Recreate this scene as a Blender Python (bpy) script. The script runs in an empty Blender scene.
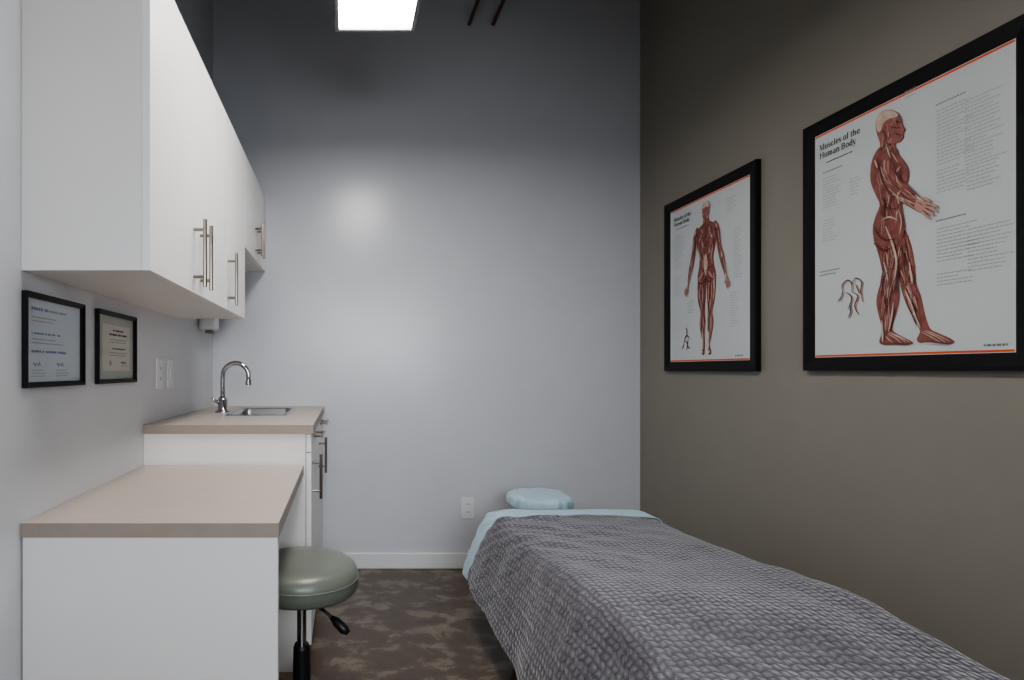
import bpy, bmesh, math, random
from mathutils import Vector, Matrix, noise
from mathutils.geometry import tessellate_polygon
random.seed(4)
C = bpy.context.scene
COL = C.collection
ORIG = {}
F = 580.0; VX = 345.0; VY = 370.0; H = 1.12
XL, XR, YB, YF, ZC = -0.747, 1.669, 3.28, -1.25, 3.9

# ---------------------------------------------------------------- materials
def mat(name, col, rough=0.5, metal=0.0, var=0.06, vscale=6.0, bump=0.0, bscale=200.0, spec=0.5, sheen=0.0):
    m = bpy.data.materials.new(name); m.use_nodes = True
    nt = m.node_tree; b = nt.nodes['Principled BSDF']
    b.inputs['Roughness'].default_value = rough
    b.inputs['Metallic'].default_value = metal
    b.inputs['Specular IOR Level'].default_value = spec
    if sheen: b.inputs['Sheen Weight'].default_value = sheen
    tc = nt.nodes.new('ShaderNodeTexCoord')
    n = nt.nodes.new('ShaderNodeTexNoise'); n.inputs['Scale'].default_value = vscale; n.inputs['Detail'].default_value = 4
    nt.links.new(tc.outputs['Object'], n.inputs['Vector'])
    r = nt.nodes.new('ShaderNodeValToRGB')
    r.color_ramp.elements[0].position = 0.3; r.color_ramp.elements[1].position = 0.7
    r.color_ramp.elements[0].color = (*[c*(1-var) for c in col], 1)
    r.color_ramp.elements[1].color = (*[min(1, c*(1+var)) for c in col], 1)
    nt.links.new(n.outputs['Fac'], r.inputs['Fac']); nt.links.new(r.outputs['Color'], b.inputs['Base Color'])
    if bump:
        n2 = nt.nodes.new('ShaderNodeTexNoise'); n2.inputs['Scale'].default_value = bscale; n2.inputs['Detail'].default_value = 3
        nt.links.new(tc.outputs['Object'], n2.inputs['Vector'])
        bp = nt.nodes.new('ShaderNodeBump'); bp.inputs['Strength'].default_value = bump; bp.inputs['Distance'].default_value = 0.002
        nt.links.new(n2.outputs['Fac'], bp.inputs['Height']); nt.links.new(bp.outputs['Normal'], b.inputs['Normal'])
    return m

M = {}
M['wall_white'] = mat('wall_white', (0.585, 0.600, 0.635), 0.27, var=0.015, bump=0.06, bscale=60)
M['wall_left'] = mat('wall_left_white', (0.65, 0.665, 0.69), 0.45, var=0.015, bump=0.12, bscale=90)
M['wall_taupe'] = mat('wall_taupe', (0.262, 0.242, 0.205), 0.45, var=0.02, bump=0.12, bscale=90)
M['wall_dark'] = mat('wall_front_grey', (0.10, 0.10, 0.10), 0.7)
M['ceiling'] = mat('ceiling_dark', (0.012, 0.012, 0.013), 0.9)
M['trim'] = mat('trim_white', (0.72, 0.72, 0.73), 0.4, var=0.01)
M['cab'] = mat('cabinet_white', (0.86, 0.85, 0.84), 0.38, var=0.012, vscale=3)
M['cab_body'] = mat('cabinet_body_white', (0.79, 0.77, 0.745), 0.42, var=0.012, vscale=3)
M['nickel'] = mat('brushed_nickel', (0.30, 0.26, 0.22), 0.30, 1.0)
M['chrome'] = mat('chrome', (0.50, 0.50, 0.52), 0.14, 1.0, var=0.01)
M['steel'] = mat('stainless_steel', (0.40, 0.40, 0.41), 0.3, 1.0)
M['black'] = mat('black_plastic', (0.012, 0.012, 0.013), 0.4)
M['frame'] = mat('black_frame', (0.008, 0.0075, 0.0075), 0.45, bump=0.1, bscale=60, spec=.25)
M['paper'] = mat('poster_paper', (0.58, 0.61, 0.61), 0.35, var=0.01)
M['orange'] = mat('orange_ink', (0.70, 0.10, 0.025), 0.5)
M['ink'] = mat('black_ink', (0.03, 0.03, 0.035), 0.6)
M['grey_ink'] = mat('grey_ink', (0.20, 0.23, 0.24), 0.6)
M['pale_ink'] = mat('pale_grey_ink', (0.34, 0.37, 0.38), 0.6)
M['vinyl'] = mat('sage_vinyl', (0.165, 0.178, 0.148), 0.34, bump=0.15, bscale=300)
M['plastic_w'] = mat('white_plastic', (0.72, 0.72, 0.72), 0.35, var=0.01)
M['plastic_g'] = mat('grey_plastic', (0.25, 0.25, 0.26), 0.4)
M['sheet'] = mat('pale_blue_sheet', (0.43, 0.59, 0.68), 0.85, bump=0.5, bscale=120, sheen=0.3)
M['copper'] = mat('rusty_pipe', (0.16, 0.06, 0.045), 0.6)
M['wood'] = mat('table_wood', (0.10, 0.06, 0.035), 0.5)
M['pad'] = mat('table_vinyl', (0.04, 0.04, 0.045), 0.5)
M['cert_a'] = mat('certificate_white', (0.54, 0.59, 0.64), 0.4, var=0.02)
M['cert_b'] = mat('certificate_cream', (0.50, 0.48, 0.41), 0.4, var=0.03)
M['cert_mat'] = mat('certificate_mat', (0.38, 0.40, 0.37), 0.5)
M['blue_ink'] = mat('blue_ink', (0.18, 0.25, 0.42), 0.6)
M['bone'] = mat('bone_ink', (0.58, 0.44, 0.36), 0.5, var=0.15, vscale=60)
M['dark_red'] = mat('dark_red_ink', (0.12, 0.028, 0.026), 0.5)
M['pale_red'] = mat('pale_red_ink', (0.48, 0.27, 0.22), 0.5, var=0.1, vscale=80)
M['mid_red'] = mat('mid_red_ink', (0.32, 0.12, 0.10), 0.5, var=0.2, vscale=70)
M['muscle'] = mat('muscle_ink', (0.26, 0.085, 0.070), 0.5, var=0.25, vscale=50)

def ramp_mat(name, scale, vec_scale, stops, rough, detail=5, distort=.5, nrough=.6):
    m = bpy.data.materials.new(name); m.use_nodes = True
    nt = m.node_tree; b = nt.nodes['Principled BSDF']; b.inputs['Roughness'].default_value = rough
    tc = nt.nodes.new('ShaderNodeTexCoord')
    n = nt.nodes.new('ShaderNodeTexNoise'); n.inputs['Scale'].default_value = scale; n.inputs['Detail'].default_value = detail
    n.inputs['Roughness'].default_value = nrough; n.inputs['Distortion'].default_value = distort
    mp = nt.nodes.new('ShaderNodeMapping'); mp.inputs['Scale'].default_value = vec_scale
    r = nt.nodes.new('ShaderNodeValToRGB'); e = r.color_ramp.elements
    e[0].position = stops[0][0]; e[0].color = (*stops[0][1], 1)
    e[1].position = stops[-1][0]; e[1].color = (*stops[-1][1], 1)
    for p, c in stops[1:-1]:
        k = e.new(p); k.color = (*c, 1)
    nt.links.new(tc.outputs['Object'], mp.inputs['Vector']); nt.links.new(mp.outputs[0], n.inputs['Vector'])
    nt.links.new(n.outputs['Fac'], r.inputs['Fac']); nt.links.new(r.outputs['Color'], b.inputs['Base Color'])
    return m
M['floor'] = ramp_mat('mottled_floor', 6.0, (1, 1.3, 1), [(0.38, (0.075, 0.052, 0.036)), (0.52, (0.095, 0.068, 0.048)), (0.555, (0.155, 0.124, 0.092)), (0.70, (0.22, 0.185, 0.142))], 0.36, detail=9, distort=.3, nrough=.66)
M['counter'] = ramp_mat('beige_laminate', 3, (3, 40, 40), [(0.3, (0.46, 0.385, 0.33)), (0.7, (0.52, 0.445, 0.385))], 0.38)
M['edge'] = mat('laminate_edge', (0.33, 0.275, 0.23), 0.45, var=0.04, vscale=20)

def blanket_mat():
    m = bpy.data.materials.new('grey_plush'); m.use_nodes = True
    nt = m.node_tree; b = nt.nodes['Principled BSDF']; b.inputs['Roughness'].default_value = 0.6
    b.inputs['Sheen Weight'].default_value = 0.6; b.inputs['Sheen Roughness'].default_value = 0.3
    b.inputs['Specular IOR Level'].default_value = 0.25
    uv = nt.nodes.new('ShaderNodeUVMap'); uv.uv_map = 'UVMap'
    nz = nt.nodes.new('ShaderNodeTexNoise'); nz.inputs['Scale'].default_value = 18; nz.inputs['Detail'].default_value = 4
    mx = nt.nodes.new('ShaderNodeMixRGB'); mx.blend_type = 'LINEAR_LIGHT'; mx.inputs[0].default_value = 0.012
    nt.links.new(uv.outputs[0], nz.inputs['Vector'])
    nt.links.new(uv.outputs[0], mx.inputs[1]); nt.links.new(nz.outputs['Color'], mx.inputs[2])
    sep = nt.nodes.new('ShaderNodeSeparateXYZ'); nt.links.new(mx.outputs[0], sep.inputs[0])
    def mt(op, a, bb=None):
        n = nt.nodes.new('ShaderNodeMath'); n.operation = op
        for i, q in enumerate((a, bb)):
            if q is None: continue
            if isinstance(q, (int, float)): n.inputs[i].default_value = q
            else: nt.links.new(q, n.inputs[i])
        return n.outputs[0]
    row = mt('DIVIDE', sep.outputs[0], 0.0185)
    ri = mt('FLOOR', row); rfr = mt('FRACT', row)
    par = mt('MODULO', ri, 2.0)
    sgn = mt('SUBTRACT', mt('MULTIPLY', par, 2.0), 1.0)
    uu = mt('ADD', mt('DIVIDE', sep.outputs[1], 0.023), mt('ADD', mt('MULTIPLY', par, 0.5), mt('MULTIPLY', sgn, mt('MULTIPLY', rfr, 0.30))))
    hu = mt('SINE', mt('MULTIPLY', mt('FRACT', uu), math.pi)); hv = mt('SINE', mt('MULTIPLY', rfr, math.pi))
    h = mt('POWER', mt('MULTIPLY', hu, hv), 0.85)
    nf = nt.nodes.new('ShaderNodeTexNoise'); nf.inputs['Scale'].default_value = 220; nf.inputs['Detail'].default_value = 4; nt.links.new(uv.outputs[0], nf.inputs['Vector'])
    nl = nt.nodes.new('ShaderNodeTexNoise'); nl.inputs['Scale'].default_value = 11; nl.inputs['Detail'].default_value = 7; nl.inputs['Roughness'].default_value = .72; nt.links.new(uv.outputs[0], nl.inputs['Vector'])
    fac = mt('ADD', mt('MULTIPLY', h, 0.30), mt('ADD', mt('MULTIPLY', nf.outputs['Fac'], 0.34), mt('MULTIPLY', nl.outputs['Fac'], 0.70)))
    r = nt.nodes.new('ShaderNodeValToRGB'); e = r.color_ramp.elements
    e[0].position = 0.42; e[0].color = (0.068, 0.060, 0.074, 1)
    e[1].position = 1.0; e[1].color = (0.32, 0.315, 0.34, 1)
    k = e.new(.72); k.color = (0.142, 0.134, 0.150, 1)
    nt.links.new(fac, r.inputs['Fac']); nt.links.new(r.outputs['Color'], b.inputs['Base Color'])
    bp = nt.nodes.new('ShaderNodeBump'); bp.inputs['Strength'].default_value = 0.65; bp.inputs['Distance'].default_value = 0.005
    nt.links.new(h, bp.inputs['Height'])
    b2 = nt.nodes.new('ShaderNodeBump'); b2.inputs['Strength'].default_value = 0.7; b2.inputs['Distance'].default_value = 0.002
    nt.links.new(nf.outputs['Fac'], b2.inputs['Height']); nt.links.new(bp.outputs[0], b2.inputs['Normal'])
    nt.links.new(b2.outputs[0], b.inputs['Normal'])
    return m
M['blanket'] = blanket_mat()

def emit(name, col, s):
    m = bpy.data.materials.new(name); m.use_nodes = True
    b = m.node_tree.nodes['Principled BSDF']
    b.inputs['Base Color'].default_value = (0.8, 0.8, 0.8, 1)
    b.inputs['Emission Color'].default_value = (*col, 1); b.inputs['Emission Strength'].default_value = s
    return m
M['glow'] = emit('light_diffuser', (1.0, 0.975, 0.95), 27.5)

# ---------------------------------------------------------------- mesh helpers
def box(bm, x0, x1, y0, y1, z0, z1):
    v = [bm.verts.new(p) for p in ((x0,y0,z0),(x1,y0,z0),(x1,y1,z0),(x0,y1,z0),(x0,y0,z1),(x1,y0,z1),(x1,y1,z1),(x0,y1,z1))]
    for f in ((0,3,2,1),(4,5,6,7),(0,1,5,4),(1,2,6,5),(2,3,7,6),(3,0,4,7)):
        bm.faces.new([v[i] for i in f])
def tube(bm, pts, r, seg=12, cap=True):
    pts = [Vector(p) for p in pts]; n = len(pts)
    rs = r if isinstance(r, (list, tuple)) else [r]*n
    t0 = (pts[1]-pts[0]).normalized()
    up = Vector((0,0,1)) if abs(t0.z) < 0.9 else Vector((1,0,0))
    nrm = t0.cross(up).normalized(); rings = []
    for i, p in enumerate(pts):
        t = (pts[min(i+1,n-1)]-pts[max(i-1,0)]).normalized()
        nrm = (nrm - t*nrm.dot(t)).normalized(); bn = t.cross(nrm)
        rings.append([bm.verts.new(p + (nrm*math.cos(a)+bn*math.sin(a))*rs[i]) for a in [2*math.pi*k/seg for k in range(seg)]])
    for a, b in zip(rings, rings[1:]):
        for k in range(seg): bm.faces.new((a[k], a[(k+1)%seg], b[(k+1)%seg], b[k]))
    if cap:
        bm.faces.new(list(reversed(rings[0]))); bm.faces.new(rings[-1])
def lathe(bm, prof, c, seg=48):
    rings = []
    for r, z in prof:
        if r < 1e-5: rings.append([bm.verts.new((c[0], c[1], c[2]+z))])
        else: rings.append([bm.verts.new((c[0]+r*math.cos(2*math.pi*k/seg), c[1]+r*math.sin(2*math.pi*k/seg), c[2]+z)) for k in range(seg)])
    for a, b in zip(rings, rings[1:]):
        for k in range(seg):
            q = [a[k % len(a)], a[(k+1) % len(a)], b[(k+1) % len(b)], b[k % len(b)]]
            u = []
            for v in q:
                if v not in u: u.append(v)
            if len(u) > 2: bm.faces.new(u)
FLAT = set()
def obj(name, bm, m, parent=None, smooth=False, bevel=0.0, loc=None, bseg=2):
    if name not in FLAT: bmesh.ops.recalc_face_normals(bm, faces=bm.faces[:])
    o0 = ORIG[parent.name] if parent is not None else (Vector(loc) if loc is not None else Vector((0,0,0)))
    bmesh.ops.translate(bm, verts=bm.verts, vec=-o0)
    me = bpy.data.meshes.new(name); bm.to_mesh(me); bm.free()
    if smooth:
        for p in me.polygons: p.use_smooth = True
    o = bpy.data.objects.new(name, me); COL.objects.link(o)
    for mm in (m if isinstance(m, list) else [m]): me.materials.append(mm)
    if parent is not None: o.parent = parent
    else: o.location = o0
    ORIG[o.name] = o0
    if bevel:
        b = o.modifiers.new('bevel', 'BEVEL'); b.width = bevel; b.segments = bseg; b.limit_method = 'ANGLE'
    return o
def tag(o, label, cat, group=None):
    o['label'] = label; o['category'] = cat
    if group: o['group'] = group
    return o
def thing(name, label, cat, loc, group=None):
    o = bpy.data.objects.new(name, None); COL.objects.link(o); o.location = loc; o.empty_display_size = 0.1
    ORIG[o.name] = Vector(loc)
    return tag(o, label, cat, group)
def bx(name, dims, m, parent=None, bevel=0.0, loc=None):
    bm = bmesh.new(); box(bm, *dims); return obj(name, bm, m, parent, bevel=bevel, loc=loc)
def struct(name, dims, m, bevel=0.0):
    o = bx(name, dims, m, bevel=bevel); o['kind'] = 'structure'; return o

# ---------------------------------------------------------------- room shell
struct('floor', (XL-.1, XR+.1, YF-.1, YB+.1, -.1, 0), M['floor'])
struct('ceiling', (XL-.1, XR+.1, YF-.1, YB+.1, ZC, ZC+.1), M['ceiling'])
struct('wall_back', (XL-.1, XR+.1, YB, YB+.1, 0, ZC), M['wall_white'])
struct('wall_left', (XL-.1, XL, YF, YB, 0, ZC), M['wall_left'])
struct('wall_right', (XR, XR+.1, YF, YB, 0, ZC), M['wall_taupe'])
struct('wall_front', (XL-.1, XR+.1, YF-.1, YF, 0, ZC), M['wall_dark'])
struct('baseboard_back', (-0.10, XR, YB-.014, YB, 0, 0.088), M['trim'], 0.004)
struct('baseboard_right', (XR-.014, XR, YF, YB-.015, 0, 0.088), M['trim'], 0.004)
struct('baseboard_left', (XL, XL+.014, YF, 1.33, 0, 0.088), M['trim'], 0.004)

# ---------------------------------------------------------------- handles
def vhandle(parent, xface, y, z0, z1):
    bm = bmesh.new(); xb = xface + 0.034
    tube(bm, [(xb,y,z0),(xb,y,z1)], 0.006, 14)
    for z in (z0+0.03, z1-0.03): tube(bm, [(xface,y,z),(xb,y,z)], 0.005, 10)
    return obj('handle', bm, M['nickel'], parent)
def hhandle(parent, xface, z, y0, y1):
    bm = bmesh.new(); xb = xface + 0.034
    tube(bm, [(xb,y0,z),(xb,y1,z)], 0.006, 14)
    for y in (y0+0.03, y1-0.03): tube(bm, [(xface,y,z),(xb,y,z)], 0.005, 10)
    return obj('handle', bm, M['nickel'], parent)

# ---------------------------------------------------------------- wall cabinets
XC = -0.4495
def wall_cabinet(y0, y1, z0, z1, doors, label):
    t = thing('wall_cabinet', label, 'cabinet', (XL, (y0+y1)/2, z0))
    bm = bmesh.new(); w = 0.018
    xa, xb = XL+0.001, XC-0.0195
    box(bm, xa, xb, y0, y0+w, z0, z1); box(bm, xa, xb, y1-w, y1, z0, z1)
    box(bm, xa, xb, y0+w, y1-w, z0, z0+w); box(bm, xa, xb, y0+w, y1-w, z1-w, z1)
    box(bm, xa, xa+0.008, y0+w, y1-w, z0+w, z1-w)
    obj('body', bm, M['cab_body'], t)
    for (a, b, hy) in doors:
        d = bx('door', (XC-0.019, XC, a+0.0012, b-0.0012, z0, z1), M['cab'], t, bevel=0.0008)
        vhandle(d, XC, hy, z0+0.017, z0+0.217 if z1-z0 > .5 else z0+0.185)
    return t
wall_cabinet(1.337, 2.183, 1.350, 2.094, [(1.337,1.760,1.722),(1.760,2.183,1.80)], 'tall white two-door wall cabinet above the framed certificates, nearest')
wall_cabinet(2.185, 2.607, 1.350, 2.094, [(2.185,2.607,2.222)], 'tall white single-door wall cabinet in the middle of the run')
wall_cabinet(2.609, 3.278, 1.674, 2.094, [(2.609,2.943,2.912),(2.943,3.278,2.975)], 'short white two-door wall cabinet above the sink, against the far wall')

# ---------------------------------------------------------------- sink base cabinet and worktop
XD = -0.125; Y2 = 2.143; ZT = 0.917
t = thing('base_cabinet', 'white base cabinet with drawers and doors under the sink worktop', 'cabinet', (-0.44, 2.71, 0))
bm = bmesh.new(); w = 0.018; xa, xb = XL+.001, XD-.021; ya, yb = Y2+.008, YB-.016
box(bm, xa, xb, ya, ya+w, 0, ZT-.0335); box(bm, xa, xb, yb-w, yb, 0, ZT-.0335)
box(bm, xa, xb, ya+w, yb-w, 0.09, 0.108); box(bm, xb-.07, xb-.052, ya+w, yb-w, 0, 0.09)
box(bm, xa, xa+.01, ya+w, yb-w, .108, ZT-.0335); box(bm, xa+.01, xb, 2.70, 2.718, .108, .66)
obj('body', bm, M['cab_body'], t)
for (a, b, hy) in ((ya, 2.709, 2.20), (2.709, yb, 2.76)):
    d = bx('drawer', (XD-.019, XD, a+.0015, b-.0015, 0.815, ZT-.036), M['cab'], t, bevel=.0012)
    hhandle(d, XD, 0.852, (a+b)/2-.1, (a+b)/2+.1)
    d = bx('door', (XD-.019, XD, a+.0015, b-.0015, 0.10, 0.812), M['cab'], t, bevel=.0012)
    vhandle(d, XD, hy, 0.632, 0.80)
def slab_mesh(rects, z0, z1):
    bm = bmesh.new()
    for (x0, x1, y0, y1) in rects: box(bm, x0, x1, y0, y1, z0, z1)
    return bm
SX0, SX1, SY0, SY1 = -0.53, -0.275, 2.60, 3.04
XS = -0.117
wt = thing('worktop', 'higher beige laminate worktop with the sink let into it', 'worktop', (-0.44, 2.71, ZT-.033))
obj('top', slab_mesh([(XL+.001, SX0, Y2, YB-.001), (SX1, XS-.002, Y2, YB-.001), (SX0, SX1, Y2, SY0), (SX0, SX1, SY1, YB-.001)], ZT-.033, ZT), M['counter'], wt)
bm = bmesh.new(); box(bm, XS-.002, XS, Y2-.002, YB-.001, ZT-.033, ZT-.0003); box(bm, XL+.001, XS-.002, Y2-.002, Y2, ZT-.033, ZT-.0003)
obj('edge_band', bm, M['edge'], wt)
sk = thing('sink', 'small stainless steel drop-in sink in the beige worktop', 'sink', ((SX0+SX1)/2, (SY0+SY1)/2, ZT))
bm = bmesh.new()
def rrect(x0, x1, y0, y1, r, z, n=6):
    pts = []
    for cx, cy, a0 in ((x1-r,y1-r,0),(x0+r,y1-r,90),(x0+r,y0+r,180),(x1-r,y0+r,270)):
        for k in range(n+1):
            a = math.radians(a0+90*k/n); pts.append((cx+r*math.cos(a), cy+r*math.sin(a), z))
    return pts
loops = []
for (i, r, z) in ((-.016,.03,ZT+.0005),(-.014,.03,ZT+.004),(-.002,.025,ZT+.004),(.006,.03,ZT-.002),(.012,.035,ZT-.12),(.03,.045,ZT-.14)):
    loops.append([bm.verts.new(p) for p in rrect(SX0+i, SX1-i, SY0+i, SY1-i, r, z)])
for a, b in zip(loops, loops[1:]):
    n = len(a)
    for k in range(n): bm.faces.new((a[k], a[(k+1)%n], b[(k+1)%n], b[k]))
bm.faces.new(loops[-1])
obj('basin', bm, M['steel'], sk, smooth=True)
bm = bmesh.new(); lathe(bm, [(0,.001),(.02,.001),(.03,.003),(.033,0)], ((SX0+SX1)/2, 2.82, ZT-.1395), 24)
obj('drain', bm, M['chrome'], sk, smooth=True)
fx, fy = -0.586, 2.78
fc = thing('faucet', 'chrome gooseneck faucet beside the sink', 'faucet', (fx, fy, ZT))
bm = bmesh.new(); lathe(bm, [(0,0),(.036,0),(.036,.004),(.030,.010),(.024,.016),(.024,.06),(.018,.074),(.0,.078)], (fx, fy, ZT), 32)
obj('base', bm, M['chrome'], fc, smooth=True)
pts = [(fx,fy,ZT+.07),(fx,fy,ZT+.12),(fx,fy,ZT+.165)]
R = .062
for k in range(1, 15):
    a = math.pi - k*math.pi*1.02/14
    pts.append((fx+R+R*math.cos(a), fy, ZT+.174+R*math.sin(a)))
pts.append((fx+2*R-.001, fy, ZT+.152))
bm = bmesh.new(); tube(bm, pts, 0.0112, 16); obj('spout', bm, M['chrome'], fc, smooth=True)
bm = bmesh.new(); tube(bm, [(fx+2*R-.001,fy,ZT+.155),(fx+2*R-.001,fy,ZT+.130)], 0.0138, 16); obj('aerator', bm, M['chrome'], fc)
bm = bmesh.new(); tube(bm, [(fx-.018,fy-.01,ZT+.05),(fx-.032,fy-.02,ZT+.055),(fx-.042,fy-.035,ZT+.066)], [.010,.008,.006], 12); obj('lever', bm, M['chrome'], fc, smooth=True)

# ---------------------------------------------------------------- desk
Y1 = 1.332; ZD = 0.768; XDk = -0.152
dk = thing('desk', 'built-in white desk with lower beige laminate top, nearest on the left', 'desk', (-0.45, 1.74, 0))
bx('top', (XL+.001, XDk-.002, Y1+.002, Y2-.003, ZD-.033, ZD), M['counter'], dk)
bm = bmesh.new(); box(bm, XL+.001, XDk, Y1, Y1+.002, ZD-.033, ZD-.0003); box(bm, XDk-.002, XDk, Y1+.002, Y2-.003, ZD-.033, ZD-.0003)
obj('edge_band', bm, M['edge'], dk)
bx('side_panel', (XL+.003, XDk-.003, Y1+.006, Y1+.030, 0, ZD-.0335), M['cab_body'], dk, bevel=.001)
bx('back_panel', (XL+.002, XL+.018, Y1+.031, Y2-.003, 0.35, ZD-.0335), M['cab_body'], dk)
bx('cleat', (XL+.02, XDk-.02, Y2-.020, Y2-.003, 0.66, ZD-.0335), M['cab_body'], dk)

# ---------------------------------------------------------------- wall fittings
FLAT.update(['lettering', 'text_block', 'sketch', 'figure', 'seal', 'border', 'certificate_paper'])
def words(bm, plane, sgn, rows, u0, z0, width, dz, th, ragged=.35, rnd=random, gap=.9, wmin=2.0, wmax=6.0):
    """printed text too small to read: rows of separate word-sized marks"""
    for k in range(rows):
        L = width*(1-ragged*rnd.random()); z = z0-k*dz; u = 0
        while u < L:
            ww = min(th*rnd.uniform(wmin, wmax), L-u)
            if ww > th*.6:
                q = [(plane, u0+sgn*u, z), (plane, u0+sgn*(u+ww), z), (plane, u0+sgn*(u+ww), z+th), (plane, u0+sgn*u, z+th)]
                bm.faces.new([bm.verts.new(p) for p in q])
            u += ww+th*gap
def picture_frame(parent, plane, sgn, y0, y1, z0, z1, fw, depth, m):
    bm = bmesh.new()
    prof = [(0,0),(0,depth),(fw*.25,depth),(fw*.85,depth*.72),(fw,depth*.6),(fw,0)]
    loops = []
    for (i, d) in prof:
        x = plane+sgn*d
        loops.append([bm.verts.new(p) for p in ((x,y0+i,z0+i),(x,y1-i,z0+i),(x,y1-i,z1-i),(x,y0+i,z1-i))])
    for a, b in zip(loops, loops[1:]+loops[:1]):
        for k in range(4): bm.faces.new((a[k], a[(k+1)%4], b[(k+1)%4], b[k]))
    return obj('frame', bm, m, parent)
def quad(bm, x, y0, y1, z0, z1):
    bm.faces.new([bm.verts.new(p) for p in ((x,y0,z0),(x,y1,z0),(x,y1,z1),(x,y0,z1))])
def text_left(parent, X, m, r, *a, **k):
    bm = bmesh.new(); words(bm, X, 1, *a, rnd=r, **k); return obj('text_block', bm, m, parent)

def certificate(y0, y1, z0, z1, kind, label):
    t = thing('framed_certificate', label, 'certificate', (XL+.0015, (y0+y1)/2, z0))
    picture_frame(t, XL+.0015, 1, y0, y1, z0, z1, .013, .014, M['frame'])
    bx('backing', (XL+.0015, XL+.005, y0+.012, y1-.012, z0+.012, z1-.012), M['cert_a'] if kind == 0 else M['cert_mat'], t)
    X = XL+.0056
    r = random.Random(5+kind)
    fine = dict(gap=.4, wmin=.5, wmax=1.4)
    if kind == 0:
        text_left(t, X, M['blue_ink'], r, 1, y0+.035, z1-.040, .075, .02, .0065, 0, **fine)
        text_left(t, X, M['pale_ink'], r, 1, y0+.115, z1-.040, .09, .02, .0055, 0, **fine)
        text_left(t, X, M['pale_ink'], r, 2, y0+.035, z1-.058, .12, .009, .0022, .2)
        text_left(t, X, M['blue_ink'], r, 1, y0+.035, z0+.128, .14, .02, .0045, 0, **fine)
        text_left(t, X, M['pale_ink'], r, 2, y0+.035, z0+.115, .16, .009, .0022, .3)
        text_left(t, X, M['blue_ink'], r, 1, y0+.035, z0+.084, .17, .02, .0055, 0, **fine)
        text_left(t, X, M['pale_ink'], r, 3, y0+.035, z0+.040, .075, .007, .0022, .3)
        text_left(t, X, M['pale_ink'], r, 3, y0+.150, z0+.040, .075, .007, .0022, .3)
        for yy in (y0+.04, y0+.155):
            bm = bmesh.new(); tube(bm, [(X, yy+.005*i, z0+.056+.005*math.sin(i*2.3)) for i in range(9)], .0007, 5); obj('signature', bm, M['blue_ink'], t)
    else:
        bm = bmesh.new(); quad(bm, XL+.0054, y0+.045, y1-.045, z0+.04, z1-.04); obj('certificate_paper', bm, M['cert_b'], t)
        X += .0003
        text_left(t, X, M['ink'], r, 1, y0+.125, z1-.060, .09, .02, .0050, 0, **fine)
        text_left(t, X, M['ink'], r, 1, y0+.095, z1-.074, .15, .02, .0058, 0, **fine)
        text_left(t, X, M['grey_ink'], r, 2, y0+.10, z1-.088, .15, .008, .0020, .2)
        text_left(t, X, M['ink'], r, 1, y0+.12, z1-.118, .11, .014, .0040, 0, **fine)
        text_left(t, X, M['grey_ink'], r, 2, y0+.10, z1-.130, .15, .008, .0020, .2)
        text_left(t, X, M['grey_ink'], r, 1, y0+.19, z0+.055, .07, .010, .0020, .1)
        bm = bmesh.new(); tube(bm, [(X, y0+.19+.005*i, z0+.066+.004*math.sin(i*2.1)) for i in range(10)], .0007, 5); obj('signature', bm, M['ink'], t)
        bm = bmesh.new(); lathe(bm, [(0,0),(.009,0)], (0,0,0), 20)
        bmesh.ops.rotate(bm, verts=bm.verts, matrix=Matrix.Rotation(math.pi/2, 3, 'Y')); bmesh.ops.translate(bm, verts=bm.verts, vec=(X, y0+.105, z0+.064))
        obj('seal', bm, M['nickel'], t)
certificate(1.337, 1.636, 1.078, 1.304, 0, 'black-framed white certificate with blue lettering on the left wall')
certificate(1.728, 2.042, 1.078, 1.304, 1, 'black-framed cream certificate with grey mat on the left wall')

def plate_left(y, z, kind, label):
    t = thing(kind, label, 'light switch' if kind == 'light_switch' else 'outlet', (XL, y, z))
    bx('plate', (XL+.0002, XL+.006, y-.037, y+.037, z-.06, z+.06), M['plastic_w'], t, bevel=.002)
    if kind == 'light_switch':
        bx('rocker', (XL+.006, XL+.010, y-.017, y+.017, z-.033, z+.033), M['trim'], t, bevel=.0015)
    else:
        for dz in (-.02, .02):
            s = bx('socket', (XL+.006, XL+.008, y-.016, y+.016, z+dz-.014, z+dz+.014), M['trim'], t, bevel=.001)
            for yy in (-.006, .004):
                bx('slot', (XL+.008, XL+.0085, y+yy, y+yy+.0025, z+dz-.004, z+dz+.006), M['ink'], s)
plate_left(2.325, 1.105, 'power_outlet', 'white duplex outlet on the left wall nearer the certificates')
plate_left(2.47, 1.105, 'light_switch', 'white rocker switch plate on the left wall just before the sink')
oy = YB
t = thing('power_outlet', 'white duplex outlet low on the back wall beside the massage table', 'outlet', (.695, oy, .34))
bx('plate', (.658, .732, oy-.006, oy-.0002, .28, .40), M['plastic_w'], t, bevel=.002)
for dz in (-.022, .022):
    s = bx('socket', (.679, .711, oy-.008, oy-.006, .34+dz-.014, .34+dz+.014), M['trim'], t, bevel=.001)
    for xx in (.687, .700): bx('slot', (xx, xx+.003, oy-.0085, oy-.008, .34+dz-.004, .34+dz+.006), M['ink'], s)
t = thing('soap_dispenser', 'small white wall-mounted dispenser in the corner beneath the cabinets', 'dispenser', (XL, 3.0, 1.31))
bx('body', (XL, XL+.085, 2.945, 3.055, 1.325, 1.47), M['plastic_w'], t, bevel=.012)
bx('nozzle', (XL+.03, XL+.07, 2.97, 3.03, 1.308, 1.325), M['plastic_g'], t, bevel=.004)

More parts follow.
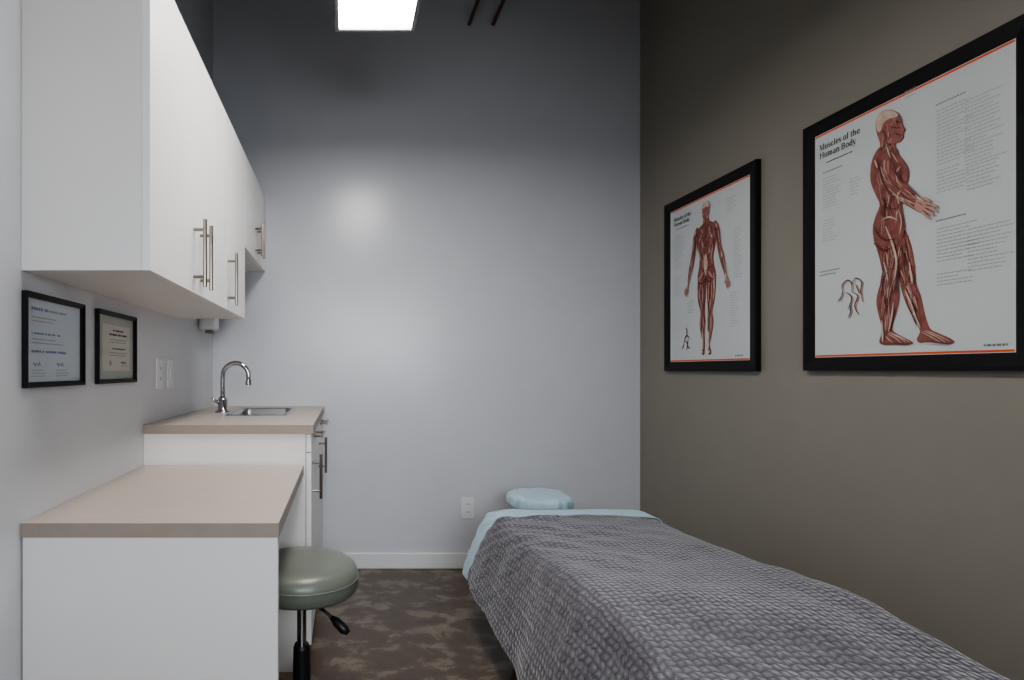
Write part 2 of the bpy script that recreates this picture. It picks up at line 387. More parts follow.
# ---------------------------------------------------------------- ceiling light and pipes
KZ = H+1.312
lt = thing('ceiling_light', 'long white rectangular light panel hung below the dark ceiling', 'ceiling light', (.115, 1.65, KZ))
lx0, lx1, ly0, ly1 = -0.036, 0.267, 1.03, 2.240
bm = bmesh.new(); fw = .013
box(bm, lx0, lx1, ly1-fw, ly1, KZ-.006, KZ+.06); box(bm, lx0, lx1, ly0, ly0+fw, KZ-.006, KZ+.06)
box(bm, lx0, lx0+fw, ly0+fw, ly1-fw, KZ-.006, KZ+.06); box(bm, lx1-fw, lx1, ly0+fw, ly1-fw, KZ-.006, KZ+.06)
box(bm, lx0+fw, lx1-fw, ly0+fw, ly1-fw, KZ+.05, KZ+.06)
obj('housing', bm, M['plastic_g'], lt)
bx('diffuser', (lx0+fw, lx1-fw, ly0+fw, ly1-fw, KZ+.002, KZ+.010), M['glow'], lt)
for x in (lx0+.03, lx1-.03):
    for y in (ly0+.1, ly1-.1):
        bm = bmesh.new(); tube(bm, [(x,y,KZ+.06),(x,y,ZC)], .0015, 6); obj('hanger_wire', bm, M['steel'], lt)
for x, lab in ((.702, 'left rust-coloured pipe high under the ceiling'), (.838, 'right rust-coloured pipe high under the ceiling')):
    bm = bmesh.new(); tube(bm, [(x, 0.4, 3.075),(x, 3.279, 3.075)], .010, 14)
    for y in (.7, 1.9): tube(bm, [(x,y,3.075),(x,y,ZC)], .003, 6)
    tag(obj('pipe', bm, M['copper'], smooth=True, loc=(x,1.8,3.075)), lab, 'pipe', 'pipes under the ceiling')

# ---------------------------------------------------------------- posters
XP = 1.655
def pw(px, py, x=XP):
    y = x*F/(px-VX); return (x, y, H+(VY-py)*y/F)
def smooth_loop(pts, n=5):
    out = []; N = len(pts)
    for i in range(N):
        p0, p1, p2, p3 = (Vector(pts[(i+k-1) % N]) for k in range(4))
        for k in range(n):
            t = k/n
            out.append(0.5*((2*p1)+(p2-p0)*t+(2*p0-5*p1+4*p2-p3)*t*t+(3*p1-p0-3*p2+p3)*t**3))
    return out
def smooth_line(pts, n=5):
    out = []; N = len(pts)
    for i in range(N-1):
        p0, p1, p2, p3 = Vector(pts[max(i-1,0)]), Vector(pts[i]), Vector(pts[i+1]), Vector(pts[min(i+2,N-1)])
        for k in range(n):
            t = k/n
            out.append(0.5*((2*p1)+(p2-p0)*t+(2*p0-5*p1+4*p2-p3)*t*t+(3*p1-p0-3*p2+p3)*t**3))
    out.append(Vector(pts[-1])); return out
def fill(bm, pts, dx=0.0, mi=0):
    v = [bm.verts.new((p[0]+dx, p[1], p[2])) for p in pts]
    for tri in tessellate_polygon([[Vector((p[1], p[2], 0)) for p in pts]]):
        try: f = bm.faces.new([v[i] for i in tri]); f.material_index = mi
        except ValueError: pass
def stroke(bm, pts, w, dx=0.0, taper=True, mi=0, n=5):
    P = smooth_line(pts, n); n = len(P); L, R_ = [], []
    for i, p in enumerate(P):
        t = (P[min(i+1,n-1)]-P[max(i-1,0)]); t = Vector((0, t.y, t.z)).normalized()
        nn = Vector((0, -t.z, t.y)); s = w*.5*(math.sin(math.pi*(.10+.80*i/(n-1))) if taper else 1)
        L.append(bm.verts.new((p.x+dx, p.y+nn.y*s, p.z+nn.z*s))); R_.append(bm.verts.new((p.x+dx, p.y-nn.y*s, p.z-nn.z*s)))
    for i in range(n-1):
        f = bm.faces.new((L[i], R_[i], R_[i+1], L[i+1])); f.material_index = mi
def fibres(bm, cl, rad, n, dx, rnd, w=.0024, mis=(1,3,4,3,2,1,4)):
    """fine muscle fibres: thin spindles running along a limb centreline (points in poster-plane metres)"""
    P = smooth_line(cl, 6); N = len(P)
    def rad_at(f):
        k = f*(len(rad)-1); i = min(int(k), len(rad)-2); return rad[i]+(rad[i+1]-rad[i])*(k-i)
    for q in range(n):
        off = rnd.uniform(-.82, .82); a = rnd.uniform(0, .78); b = min(1, a+rnd.uniform(.10, .22)); pts = []
        drift = rnd.uniform(-.4, .4)
        for k in range(4):
            f = a+(b-a)*k/3; i = min(int(f*(N-1)), N-2); p = P[i].lerp(P[i+1], f*(N-1)-i)
            t = (P[i+1]-P[i]); t = Vector((0,t.y,t.z)).normalized(); nn = Vector((0,-t.z,t.y))
            o_ = max(-.85, min(.85, off+drift*(k/3)))
            pts.append(p+nn*o_*rad_at(f))
        stroke(bm, pts, w*rnd.uniform(.5, 1.4), dx-.000012*q, mi=rnd.choice(mis), n=3)
# --- a small bold serif alphabet drawn with thick stems, thin hairlines and slab serifs
def glyph(ch):
    T, t_, X = .13, .05, .50; G = []
    def stem(x, y0, y1, sb=True, stp=False, w=T):
        G.append(('r', x, y0, x+w, y1))
        if sb: G.append(('r', x-.045, y0, x+w+.045, y0+.045))
        if stp: G.append(('r', x-.045, y1-.045, x+(w if stp == 1 else w+.045), y1))
    def arc(cx, cy, rx, ry, a0, a1): G.append(('a', cx, cy, rx, ry, a0, a1))
    def line(x0, y0, x1, y1, w): G.append(('l', x0, y0, x1, y1, w))
    if ch == 'M': stem(.05,0,.72,stp=2,w=.06); line(.10,.70,.40,.04,.15); line(.40,.04,.66,.70,.05); stem(.64,0,.72,stp=2); return G, .90
    if ch == 'H': stem(.06,0,.72,stp=2); stem(.56,0,.72,stp=2); G.append(('r',.18,.34,.56,.39)); return G, .82
    if ch == 'B': stem(.06,0,.72,stp=2); arc(.28,.54,.22,.16,-90,90); arc(.28,.20,.27,.19,-90,90); G.append(('r',.15,.68,.3,.72)); G.append(('r',.15,.355,.3,.395)); G.append(('r',.15,0,.3,.04)); return G, .70
    if ch == 'u': stem(.06,.14,X,sb=False,stp=1); arc(.255,.16,.13,.14,180,300); stem(.40,0,X,stp=1); return G, .64
    if ch == 'n': stem(.06,0,X,stp=1); arc(.30,.32,.14,.15,0,150); stem(.40,0,.34); return G, .64
    if ch == 'm': stem(.06,0,X,stp=1); arc(.27,.32,.13,.15,0,150); stem(.35,0,.34); arc(.56,.32,.13,.15,0,150); stem(.64,0,.34); return G, .88
    if ch == 'h': stem(.06,0,.74,stp=1); arc(.30,.32,.14,.15,0,150); stem(.40,0,.34); return G, .64
    if ch == 'l': stem(.07,0,.74,stp=1); return G, .32
    if ch == 'f': stem(.09,0,.60); arc(.25,.60,.10,.10,60,180); G.append(('r',.02,.455,.32,.495)); return G, .36
    if ch == 't': stem(.09,.12,.62,sb=False); arc(.25,.12,.10,.10,180,300); G.append(('r',.02,.455,.32,.495)); return G, .38
    if ch == 'o': arc(.28,.25,.19,.23,0,360); return G, .58
    if ch == 'c': arc(.27,.25,.18,.23,50,320); return G, .50
    if ch == 'e': arc(.27,.25,.18,.23,0,320); G.append(('r',.12,.235,.47,.275)); return G, .54
    if ch == 's': arc(.22,.365,.12,.11,30,270); arc(.22,.135,.13,.11,-150,90); return G, .46
    if ch == 'a': arc(.24,.36,.15,.11,0,150); stem(.34,0,.38); arc(.22,.14,.12,.12,40,330); return G, .56
    if ch == 'd': arc(.25,.24,.16,.22,30,330); stem(.38,0,.74,stp=1); return G, .62
    if ch == 'y': line(.04,.49,.26,.02,.14); line(.48,.49,.20,-.18,.05); G.append(('r',-.02,.465,.2,.5)); G.append(('r',.36,.465,.54,.5)); arc(.15,-.14,.06,.05,180,340); return G, .54
    return G, .26
def lettering(body, size, y, z, m, parent, leading=.98, cond=1.0):
    bm = bmesh.new(); x = XP-.0012
    def pt(u, v): return Vector((x, y-u*size*cond, z+v*size))
    for ln, row in enumerate(body.split('\n')):
        cx, cy = 0.0, -ln*leading
        for ch in row:
            G, adv = glyph(ch)
            for g in G:
                if g[0] == 'r':
                    a, b, c, d = g[1]+cx, g[2]+cy, g[3]+cx, g[4]+cy
                    bm.faces.new([bm.verts.new(p) for p in (pt(a,b), pt(c,b), pt(c,d), pt(a,d))])
                elif g[0] == 'l':
                    _, x0, y0, x1, y1, w = g; h = w/2
                    bm.faces.new([bm.verts.new(p) for p in (pt(cx+x0-h,cy+y0), pt(cx+x0+h,cy+y0), pt(cx+x1+h,cy+y1), pt(cx+x1-h,cy+y1))])
                else:
                    _, ax, ay, rx, ry, a0, a1 = g; n = 16; prev = None
                    for k in range(n+1):
                        a = math.radians(a0+(a1-a0)*k/n); w = (.055+.08*abs(math.cos(a)))/2
                        ca, sa = math.cos(a), math.sin(a)
                        o_ = bm.verts.new(pt(cx+ax+(rx+w)*ca, cy+ay+(ry+w)*sa)); i_ = bm.verts.new(pt(cx+ax+(rx-w)*ca, cy+ay+(ry-w)*sa))
                        if prev: bm.faces.new((prev[0], o_, i_, prev[1]))
                        prev = (o_, i_)
            cx += adv
    return obj('lettering', bm, m, parent)

def poster(yn, yf, z0, z1, label):
    t = thing('framed_poster', label, 'poster', (XR-.0015, (yn+yf)/2, z0))
    picture_frame(t, XR-.0015, -1, yn, yf, z0, z1, .047, .020, M['frame'])
    bx('paper', (XP, XR-.0015, yn+.045, yf-.045, z0+.045, z1-.045), M['paper'], t)
    a, b, c, d = yn+.0475, yf-.0475, z0+.0475, z1-.0475
    bm = bmesh.new(); quad(bm, XP-.0005, a, b, c, c+.006); obj('border', bm, M['orange'], t)
    bm = bmesh.new(); quad(bm, XP-.0005, a, b, d-.006, d); obj('border', bm, M['orange'], t)
    return t
FIG = [M['muscle'], M['dark_red'], M['bone'], M['pale_red'], M['mid_red'], M['ink']]

# poster with the side-view figure (nearest)
p2 = poster(1.385, 2.087, 1.118, 1.985, 'framed anatomy poster with a side-view striding figure, nearest on the taupe wall')
near_leg = [(876,228),(884,222),(898,226),(905,236),(906,250),(903,264),(900,276),(899,286),(900,298),(897,312),(893,325),(894,331),(900,335),(910,340),(914,343),(908,345),(896,344.5),(885,345),(880,342),(882,334),(882,326),(879,314),(877,302),(879,290),(883,276),(881,262),(877,248),(874,238)]
far_leg = [(893,235),(903,228),(910,240),(914,256),(916,272),(917,284),(921,295),(924,308),(927,320),(931,329),(941,334),(950,338),(955,342),(950,344.5),(938,343.5),(928,342),(920,343),(917,339),(920,331),(915,320),(908,308),(903,295),(900,283),(898,268),(895,252)]
torso = [(883,146),(897,148),(900,155),(906,162),(910,172),(908,184),(904,195),(903,207),(905,218),(906,230),(900,243),(886,247),(877,242),(874,230),(877,216),(881,205),(877,195),(872,182),(872,168),(875,156)]
head = [(882,151),(881,142),(878,133),(877,122),(881,113),(888,110),(896,111),(901,115.5),(903,121),(903.5,125),(906.5,130),(904,133),(904.5,137),(901,142),(896,144),(897,151),(888,154)]
cap = [(880,132),(878,127),(878,119),(882,112.5),(889,110.5),(896,111.5),(900,115),(897,117.5),(890,119),(885,124),(883,130)]
arm = [(881,153),(891,153),(898,163),(901,174),(907,182),(915,190),(922,197),(928,202),(930,207),(926,211),(921,212),(915,209),(908,205),(898,200),(888,191),(881,178),(878,164)]
P = lambda L: [pw(*q) for q in L]
rf = random.Random(21)
px2 = lambda v: v*1.8/F
bm = bmesh.new()
fill(bm, smooth_loop(P(far_leg), 4), -.0006)
fibres(bm, P([(903,236),(907,262),(909,284),(914,305),(921,328)]), [px2(v) for v in (8,9,8,8,4)], 80, -.0007, rf)
fill(bm, smooth_loop(P(near_leg), 4), -.0022)
fibres(bm, P([(889,228),(891,250),(891,272),(888,292),(888,312),(887,336)]), [px2(v) for v in (14,14,10,10,8,4)], 120, -.0023, rf)
fill(bm, smooth_loop(P(torso), 4), -.0043)
fibres(bm, P([(890,152),(891,172),(892,196),(892,214),(890,238)]), [px2(v) for v in (10,17,11,12,13)], 80, -.0044, rf)
fill(bm, smooth_loop(P(head), 4), -.0043, 4)
fibres(bm, P([(889,152),(890,140),(893,126),(894,116)]), [px2(v) for v in (6,8,9,8)], 40, -.0044, rf, w=.0022)
fill(bm, smooth_loop(P(cap), 4), -.0054, 2)
fill(bm, smooth_loop(P(arm), 4), -.0064)
fibres(bm, P([(887,158),(889,174),(897,188),(910,198),(925,207)]), [px2(v) for v in (7,9,8,6,6)], 70, -.0065, rf, w=.0022)
fill(bm, smooth_loop(P([(920,198),(927,201),(930,205),(928,210),(923,212),(917,208)]), 4), -.0074, 3)
for s, w in (([(922,199),(927,198.5),(933,201.5)],.008),([(927,203),(934,204.5),(940,207)],.008),([(927,206),(934,208.5),(940,211.5)],.008),([(926,209),(932,212.5),(937,216)],.008),([(924,210),(928,215),(933,219.5)],.0075)):
    stroke(bm, P(s), w, -.0078, mi=3)
for s, w in (([(928,204.5),(936,206.8)],.0022),([(927,207.5),(935,211)],.0022),([(925,210),(931,214.5)],.0022),([(921,202),(926,206)],.0022)):
    stroke(bm, P(s), w, -.0081, mi=1)
for s, w in (([(888,226),(895,244),(899,262),(897,280)],.007),([(912,262),(914,276),(915,284)],.006),([(908,290),(913,302),(918,316),(923,328)],.005),
             ([(884,320),(885,332),(885,342)],.006),([(918,195),(925,201)],.005),([(886,262),(889,272),(890,280)],.005),
             ([(902,212),(904,222),(902,234)],.004),([(896,302),(894,318),(891,332)],.005),([(884,220),(892,217),(900,220)],.005),([(889,146),(893,158)],.005),
             ([(904,166),(899,172),(900,182)],.004),([(904,190),(900,196),(902,204)],.004),([(877,160),(880,168)],.005),
             ([(890,334),(898,338),(904,343)],.0028),([(891,333),(902,337.5),(909,343)],.0028),([(892,332),(905,338),(913,342.5)],.0028),([(888,336),(892,340),(897,344)],.0028),
             ([(924,332),(934,337),(944,343)],.0028),([(926,331),(938,336),(949,342.5)],.0028),([(928,330),(941,335.5),(953,341.5)],.0028)):
    stroke(bm, P(s), w, -.0080, mi=2)
for s, w in (([(880,158),(883,172),(888,187),(898,199)],.005),([(891,156),(897,166),(900,176),(907,184)],.004),([(885,196),(887,208),(884,220)],.004),([(876,243),(886,250),(895,247)],.005),
             ([(900,240),(906,256),(908,276)],.004),([(886,290),(888,306),(886,320)],.004),([(904,166),(902,176),(905,182)],.003),([(876,224),(880,234),(888,240),(898,238)],.004),
             ([(909,300),(914,312),(920,326)],.003),([(884,130),(888,136),(886,146)],.003),([(898,121),(902,122.5)],.006),([(898,134),(904,135)],.0035),([(892,126),(899,128),(903,127)],.003),([(888,142),(894,146)],.003),
             ([(902,262),(899,278),(900,294)],.005),([(890,272),(886,280),(885,290)],.003),([(885,205),(894,209),(903,207)],.003),([(884,343.5),(896,343),(912,344)],.003),([(922,342),(936,342),(952,343.5)],.003)):
    stroke(bm, P(s), w, -.0084, mi=1)
obj('figure', bm, FIG, p2)
q = pw(820, 150.5); lettering('Muscles of the\nHuman Body', .0290, q[1], q[2]-.003, M['ink'], p2, cond=.80)
rr = random.Random(9)
def text_right(parent, m, y, z, rows, width, dz=.0125, th=.0022, ragged=.45, **k):
    bm = bmesh.new(); words(bm, XP-.001, -1, rows, y, z, width, dz, th, ragged, rr, **k); return obj('text_block', bm, m, parent)
q = pw(826, 165); text_right(p2, M['ink'], q[1], q[2]+.006, 1, .105, th=.0030, ragged=0, gap=.5, wmin=.8, wmax=2.2)
for (px, py, rows, wid) in ((823,180,11,.075),(823,222,8,.065),(850,180,6,.045),(937,112,16,.10),(965,102,18,.10),(937,172,7,.10),(967,168,7,.10),(937,230,10,.11),(968,230,12,.11),(937,275,4,.10),(905,92,3,.05)):
    q = pw(px, py); text_right(p2, M['pale_ink'], q[1], q[2], rows, wid, dz=.0100, th=.0022, ragged=.45)
for px, py in ((936,106),(936,222),(823,174)):
    q = pw(px, py); text_right(p2, M['grey_ink'], q[1], q[2], 1, .08, th=.0034, ragged=0, gap=.4, wmin=.8, wmax=2)
q = pw(820, 273); text_right(p2, M['grey_ink'], q[1], q[2], 2, .085, dz=.012, th=.004, ragged=.3, gap=.4, wmin=.8, wmax=2)
bm = bmesh.new()
for s in ([(842,290),(843,284),(848,280),(852,284),(852,292)],[(852,284),(856,278),(862,282),(861,290),(863,302)],[(846,292),(852,298),(848,310)],[(852,292),(858,296),(855,306),(859,315)],[(838,302),(842,296),(843,290)],[(856,284),(860,294)],[(850,303),(851,312),(848,318)]):
    stroke(bm, P([(a+1.4, b+.8) for a, b in s]), .0045, -.001, mi=1)
    stroke(bm, P(s), .0034, -.0012, mi=0)
obj('sketch', bm, [M['ink'], M['pale_red']], p2)
q = pw(984, 346.5); text_right(p2, M['grey_ink'], q[1], q[2], 1, .055, th=.006, ragged=0, gap=.4, wmin=.8, wmax=2)

# poster with the back-view figure (farther)
p1 = poster(2.325, 2.995, 1.115, 1.966, 'framed anatomy poster with a back-view standing figure, farther along the taupe wall')
yc, zf, HT = 2.655, 1.192, 0.70
def fp(pts, s=1): return [(XP, yc - s*x*HT, zf+z*HT) for x, z in pts]
body = [(.0,.90),(.026,.895),(.032,.868),(.07,.848),(.105,.835),(.122,.80),(.106,.75),(.094,.70),(.074,.63),(.082,.57),(.097,.52),(.098,.44),(.084,.34),(.064,.28),(.074,.20),(.052,.11),(.034,.06),(.052,.018),(.048,.0),(.022,.0),(.016,.06),(.016,.13),(.008,.21),(.014,.28),(.005,.38),(.001,.455)]
armb = [(.085,.848),(.115,.835),(.138,.79),(.146,.74),(.156,.68),(.178,.62),(.195,.55),(.203,.50),(.212,.465),(.212,.43),(.206,.42),(.197,.44),(.186,.49),(.162,.545),(.138,.60),(.120,.66),(.102,.74)]
hd = [(.0,1.0),(.028,.992),(.038,.965),(.036,.925),(.028,.89),(.028,.865),(0,.86)]
bm = bmesh.new()
light = (3,4,3,1,4,2,3,4)
full = fp(body)+[(x, 2*yc-y, z) for x, y, z in reversed(fp(body)[1:])]
fill(bm, smooth_loop(full, 4), -.0006)
for s in (1,-1):
    fibres(bm, fp([(.048,.84),(.048,.74),(.043,.64),(.048,.52)], s), [.034,.034,.026,.03], 40, -.0008, rf, w=.0034, mis=light)
    fibres(bm, fp([(.050,.5),(.048,.38),(.040,.28),(.040,.2),(.03,.06)], s), [.03,.028,.018,.022,.009], 50, -.0018, rf, w=.0034, mis=light)
    fill(bm, smooth_loop(fp(armb, s), 4), -.0032)
    fibres(bm, fp([(.108,.81),(.124,.72),(.152,.62),(.187,.52),(.205,.46)], s), [.014,.014,.014,.010,.006], 30, -.0034, rf, w=.0028, mis=light)
    for L, w in (([(.206,.46),(.208,.43),(.206,.405)],.009),([(.211,.46),(.216,.43),(.216,.398)],.009),([(.215,.465),(.224,.435),(.227,.405)],.009),([(.218,.47),(.230,.445),(.236,.42)],.008),([(.202,.47),(.196,.45),(.192,.43)],.009)):
        stroke(bm, fp(L, s), w, -.0042, mi=3)
fh = fp(hd)+[(x, 2*yc-y, z) for x, y, z in reversed(fp(hd)[1:-1])]
fill(bm, smooth_loop(fh, 4), -.0036, 4)
fibres(bm, fp([(0,.87),(0,.91),(0,.96)]), [.025,.03,.03], 24, -.0037, rf, w=.0034, mis=light)
fc_ = fp([(0,1.0),(.026,.99),(.034,.97),(.024,.958),(.010,.962),(0,.965)]); fill(bm, smooth_loop(fc_+[(x, 2*yc-y, z) for x, y, z in reversed(fc_[1:-1])], 4), -.0041, 2)
fill(bm, smooth_loop(fp([(0,.66),(.02,.60),(.012,.54),(0,.51),(-.012,.54),(-.02,.60)]), 3), -.0044, 2)
for s in (1,-1):
    for L, w in (([(.050,.36),(.045,.32),(.038,.28)],.006),([(.035,.17),(.03,.1),(.028,.03)],.012),([(.084,.52),(.089,.44),(.08,.34)],.009),([(.195,.50),(.208,.45)],.009),([(.045,.79),(.065,.75)],.008),([(.037,.025),(.037,.006)],.014),([(.104,.83),(.118,.80)],.008),([(.155,.64),(.165,.60)],.007)):
        stroke(bm, fp(L, s), w, -.0046, mi=2)
    for L, w in (([(.025,.54),(.05,.515),(.072,.49)],.014),([(.055,.62),(.075,.71)],.012),([(.055,.24),(.055,.17)],.012),([(.024,.24),(.025,.17)],.010),([(.13,.78),(.138,.7)],.009),([(.03,.80),(.05,.83)],.010),([(.03,.44),(.03,.34)],.009),([(.066,.44),(.06,.35)],.009)):
        stroke(bm, fp(L, s), w, -.0048, mi=3)
    for L, w in (([(.0,.70),(.05,.77),(.10,.81)],.004),([(.02,.86),(.05,.82),(.09,.80)],.003),([(.02,.62),(.06,.68),(.09,.75)],.004),([(.0,.50),(.04,.468),(.085,.485)],.006),([(.045,.45),(.042,.36),(.038,.28)],.004),
                 ([(.037,.26),(.038,.2),(.036,.14)],.004),([(.12,.78),(.128,.70),(.15,.62)],.003),([(.0,.52),(.03,.56),(.07,.56)],.003),([(.100,.82),(.108,.76),(.112,.70)],.004)):
        stroke(bm, fp(L, s), w, -.0050, mi=1)
stroke(bm, fp([(0,.90),(0,.78),(0,.66)]), .004, -.0050, mi=1); stroke(bm, fp([(0,.52),(0,.49),(0,.455)]), .005, -.0050, mi=1)
obj('figure', bm, FIG, p1)
lettering('Muscles of the\nHuman Body', .0255, 2.915, 1.862, M['ink'], p1, cond=.82)
for (y, z, rows, wid) in ((2.91,1.79,16,.09),(2.91,1.58,9,.07),(2.52,1.86,6,.07),(2.47,1.72,20,.06),(2.49,1.45,14,.06),(2.80,1.45,6,.06)):
    text_right(p1, M['pale_ink'], y, z, rows, wid, dz=.011, th=.0022, ragged=.45)
text_right(p1, M['ink'], 2.90, 1.818, 1, .11, th=.003, ragged=0, gap=.5, wmin=.8, wmax=2); text_right(p1, M['grey_ink'], 2.46, 1.178, 1, .05, th=.006, ragged=0, gap=.4, wmin=.8, wmax=2)
bm = bmesh.new()
for s in ([(.0,.0),(.01,.04),(.03,.05),(.045,.03)],[(.02,.04),(.025,.08),(.015,.1)],[(.035,.03),(.03,-.01),(.05,-.03)],[(.0,.0),(-.015,-.03)],[(.01,.02),(.03,.0),(.02,-.04)]):
    stroke(bm, [(XP, 2.83-a, 1.245+b*.8) for a, b in s], .008, -.001)
obj('sketch', bm, M['dark_red'], p1)

# ---------------------------------------------------------------- stool
sx, sy = -0.136, 1.82
st = thing('stool', 'round sage green vinyl stool with black base partly under the desk', 'stool', (sx, sy, 0))
bm = bmesh.new(); dz = .022
lathe(bm, [(r, z+dz) for r, z in [(0,.504),(.08,.5038),(.13,.502),(.155,.497),(.170,.486),(.178,.466),(.179,.440),(.175,.422),(.166,.412),(.150,.408),(0,.408)]], (sx,sy,0), 64)
obj('seat', bm, M['vinyl'], st, smooth=True)
bm = bmesh.new()
ring = [(sx+.1785*math.cos(a), sy+.1785*math.sin(a), .458+dz) for a in [2*math.pi*k/64 for k in range(65)]]
tube(bm, ring, .0022, 8, cap=False); obj('piping', bm, M['vinyl'], st, smooth=True)
bm = bmesh.new(); lathe(bm, [(0,.4079+dz),(.12,.4079+dz),(.12,.400+dz),(.04,.392+dz),(.03,.375+dz),(0,.375+dz)], (sx,sy,0), 32); obj('seat_plate', bm, M['black'], st)
bm = bmesh.new(); lathe(bm, [(0,.374+dz),(.0145,.374+dz),(.0145,.25),(0,.25)], (sx,sy,0), 24); obj('piston', bm, M['chrome'], st)
bm = bmesh.new(); lathe(bm, [(0,.262),(.022,.262),(.026,.25),(.028,.14),(.04,.125),(.042,.085),(0,.085)], (sx,sy,0), 32); obj('column', bm, M['black'], st)
bm = bmesh.new(); tube(bm, [(sx+.03,sy-.03,.400),(sx+.07,sy-.06,.392),(sx+.108,sy-.082,.368)], .005, 10)
lv = obj('lever', bm, M['black'], st, smooth=True)
bm = bmesh.new(); tube(bm, [(sx+.095,sy-.075,.377),(sx+.11,sy-.083,.366),(sx+.133,sy-.095,.349),(sx+.146,sy-.101,.340)], [.007,.014,.015,.008], 12)
obj('lever_grip', bm, M['black'], lv, smooth=True)
for k in range(5):
    a = math.radians(20+72*k); dx, dy = math.cos(a), math.sin(a)
    bm = bmesh.new(); tube(bm, [(sx+.03*dx,sy+.03*dy,.115),(sx+.14*dx,sy+.14*dy,.095),(sx+.25*dx,sy+.25*dy,.07)], [.02,.017,.013], 10)
    lg = obj('leg', bm, M['black'], st, smooth=True)
    bm = bmesh.new(); cx, cy = sx+.25*dx, sy+.25*dy
    tube(bm, [(cx-.022*dy,cy+.022*dx,.025),(cx+.022*dy,cy-.022*dx,.025)], .025, 18); tube(bm, [(cx,cy,.03),(cx,cy,.062)], .007, 8)
    obj('caster', bm, M['black'], lg)

# ---------------------------------------------------------------- massage table
tx0, tx1, ty0, ty1, tz = .665, 1.345, .74, 2.56, .455
mt = thing('massage_table', 'massage table hidden under the grey blanket, with pale blue face cradle', 'massage table', (1.005, 1.65, 0))
bx('table_top', (tx0, tx1, ty0, ty1, tz-.07, tz), M['pad'], mt, bevel=.02)
bx('table_frame', (tx0+.03, tx1-.03, ty0+.03, ty1-.03, tz-.15, tz-.071), M['wood'], mt, bevel=.004)
for x, y in ((.70, 1.0), (1.31, 1.0), (.70, 2.05), (1.31, 2.05)):
    bm = bmesh.new(); d = -.10 if x < 1 else .08
    tube(bm, [(x,y,tz-.15),(x+d,y,.02)], [.022,.018], 8); tube(bm, [(x+d,y,.02),(x+d,y,0)], .024, 12)
    obj('leg', bm, M['wood'], mt)
bm = bmesh.new(); cx, cy, cz = .968, 2.89, .470
NU, NV = 96, 40; rows = []
for j in range(NV+1):
    ph = -math.pi/2+math.pi*j/NV; row = []
    for i in range(NU):
        a = 2*math.pi*i/NU
        cr = abs(math.cos(ph))**.6
        ex = .152*cr*math.copysign(abs(math.cos(a))**.8, math.cos(a)); ey = .15*cr*math.copysign(abs(math.sin(a))**.8, math.sin(a))
        z = .047*math.copysign(abs(math.sin(ph))**.6, math.sin(ph))
        if z > 0: z *= 1-.30*math.exp(-((ex)**2/.004+(ey+.05)**2/.006))
        g = .0035*math.sin(a*17+3*noise.noise(Vector((ex*9,ey*9,0))))*cr
        wr_ = .005*noise.noise(Vector((ex*20, ey*12, z*20+3)))+.003*noise.noise(Vector((ex*55, ey*25, z*40)))
        row.append(bm.verts.new((cx+ex*(1+wr_*3+g*6), cy+ey*(1+wr_*3+g*6), cz+z+wr_)))
    rows.append(row)
for a, b in zip(rows, rows[1:]):
    for i in range(NU): bm.faces.new((a[i], a[(i+1)%NU], b[(i+1)%NU], b[i]))
bmesh.ops.remove_doubles(bm, verts=bm.verts, dist=.0002)
fcr = obj('face_cradle', bm, M['sheet'], mt, smooth=True); fcr['label'] = 'pale blue covered face cradle cushion'
bm = bmesh.new()
for x in (.93, 1.02): tube(bm, [(x,2.52,.40),(x,2.66,.40),(x,2.86,.43)], .008, 10)
obj('cradle_bracket', bm, M['black'], mt)

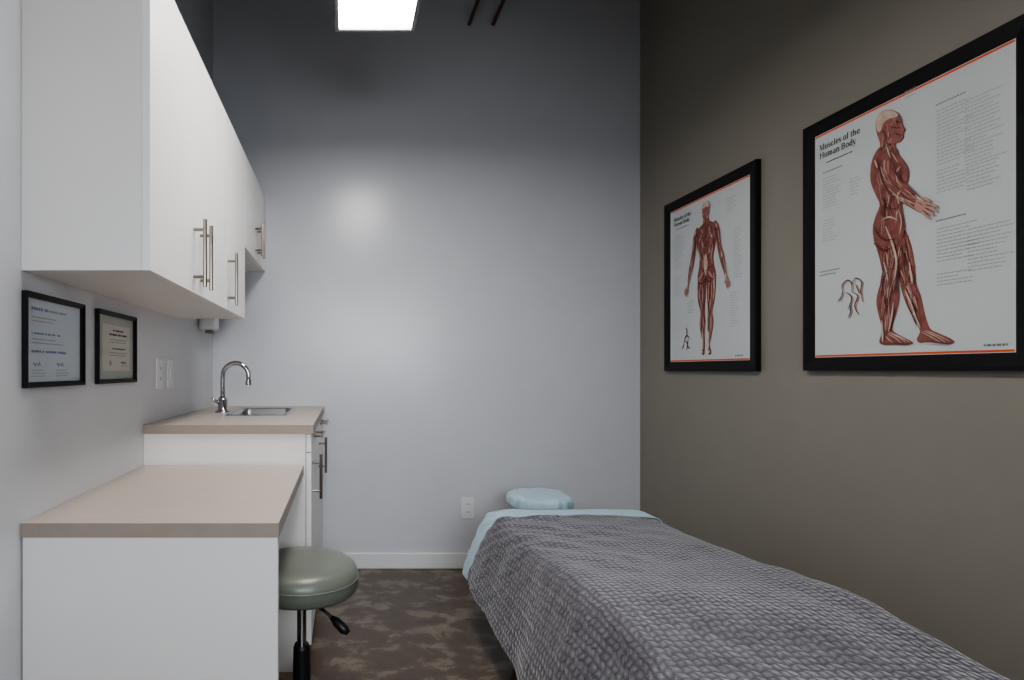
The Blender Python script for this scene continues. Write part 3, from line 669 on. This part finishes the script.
def profile(off):
    L = [(.528,.17),(.55,.24),(.585,.33),(.615,.40),(.635,.445),(.655,.472),(.685,.482),(.76,.485),(.88,.486),(1.015,.486),(1.15,.486),(1.25,.485),(1.318,.482),(1.348,.470),(1.366,.44),(1.38,.38),(1.40,.29),(1.415,.20)]
    P = smooth_line([(x, 0, z) for x, z in L], 8); n = len(P); out = []; s = 0
    for i, p in enumerate(P):
        t = (P[min(i+1,n-1)]-P[max(i-1,0)]).normalized(); nn = Vector((-t.z, 0, t.x))
        if i: s += (p-P[i-1]).length
        out.append((p.x+nn.x*off, p.z+nn.z*off, s, nn))
    return out
def sm(a, b, t): t = max(0, min(1, (t-a)/(b-a))); return t*t*(3-2*t)
def drape(name, y0, y1, ny, off, m, label, cat, thick):
    bm = bmesh.new(); uvl = bm.loops.layers.uv.new('UVMap'); pr = profile(off); rows = []; uvs = {}
    for j in range(ny+1):
        y = y0+(y1-y0)*j/ny; row = []
        for (x, z, s, nn) in pr:
            drop = max(0, (.46-z)/.29); left = 1 if x < 1 else 0
            q = Vector((x*3.2, y*3.2, z*2))
            w = noise.noise(q)*.010 + noise.noise(q*2.7+Vector((5,1,2)))*.006
            c1 = math.sin((x*1.1+y*.75)*34+2.6*noise.noise(Vector((x*5,y*5,0)))); w += .0034*c1*sm(1.2,.75,x)*sm(1.5,2.1,y)
            c2 = math.sin((x*.5+y*1.2+z*1.4)*62+3*noise.noise(Vector((x*7,y*7,z*7)))); w += .0022*c2*sm(1.1,.7,x)*sm(1.6,2.2,y)
            w = max(w, -.005)
            fold = drop*(.012*math.sin(y*9+1.5*noise.noise(Vector((y*2,0,0))))+.005*math.sin(y*21+2))
            hump = .044*math.exp(-((y-1.52)/.37)**2)*(1-sm(.0, 1.0, drop))
            d = w+fold
            vx = x+nn.x*d; vz = z+nn.z*d+hump+drop*.05*sm(1.8,2.6,y)*left
            vx = min(vx, 1.60)
            if drop > .7: vz += .010*noise.noise(Vector((y*4, left*7, 1)))
            v = bm.verts.new((vx, y, vz)); uvs[v] = (s, y); row.append(v)
        rows.append(row)
    for a, b in zip(rows, rows[1:]):
        for i in range(len(a)-1):
            f = bm.faces.new((a[i], a[i+1], b[i+1], b[i]))
            for l in f.loops: l[uvl].uv = uvs[l.vert]
    o = obj(name, bm, m, smooth=True, loc=(1.005, (y0+y1)/2, .485))
    so = o.modifiers.new('solid', 'SOLIDIFY'); so.thickness = thick; so.offset = -1
    return tag(o, label, cat)
drape('blanket', .70, 2.492, 200, .004, M['blanket'], 'grey plush textured blanket draped over the massage table', 'blanket', .006)
drape('folded_sheet', 2.486, 2.60, 14, .0125, M['sheet'], 'pale blue sheet edge folded over the head end of the blanket', 'sheet', .004)

# ---------------------------------------------------------------- lights, world, camera
def area(name, loc, rot, sx_, sy_, power, col, spread=180):
    l = bpy.data.lights.new(name, 'AREA'); l.shape = 'RECTANGLE'; l.size = sx_; l.size_y = sy_; l.energy = power; l.color = col
    l.spread = math.radians(spread)
    o = bpy.data.objects.new(name, l); COL.objects.link(o); o.location = loc; o.rotation_euler = rot
    return o
area('rear_fill_light', (.3, YF+.06, 1.35), (math.radians(74), 0, math.radians(4)), 1.6, 1.2, 18, (.88, .93, 1.0), 85)  # cool fill lamp added behind the camera; no doorway is modelled
w = bpy.data.worlds.new('world'); C.world = w; w.use_nodes = True
w.node_tree.nodes['Background'].inputs[0].default_value = (.5, .6, .75, 1); w.node_tree.nodes['Background'].inputs[1].default_value = .3
try: C.view_settings.look = 'AgX - Medium High Contrast'
except Exception: pass
cam = bpy.data.cameras.new('camera'); co = bpy.data.objects.new('camera', cam); COL.objects.link(co)
co.location = (0, 0, H); co.rotation_euler = (math.radians(90), 0, 0)
cam.sensor_width = 36; cam.lens = F/1024*36; cam.shift_x = (512-VX)/1024; cam.shift_y = (VY-340)/1024; cam.clip_start = .02
C.camera = co
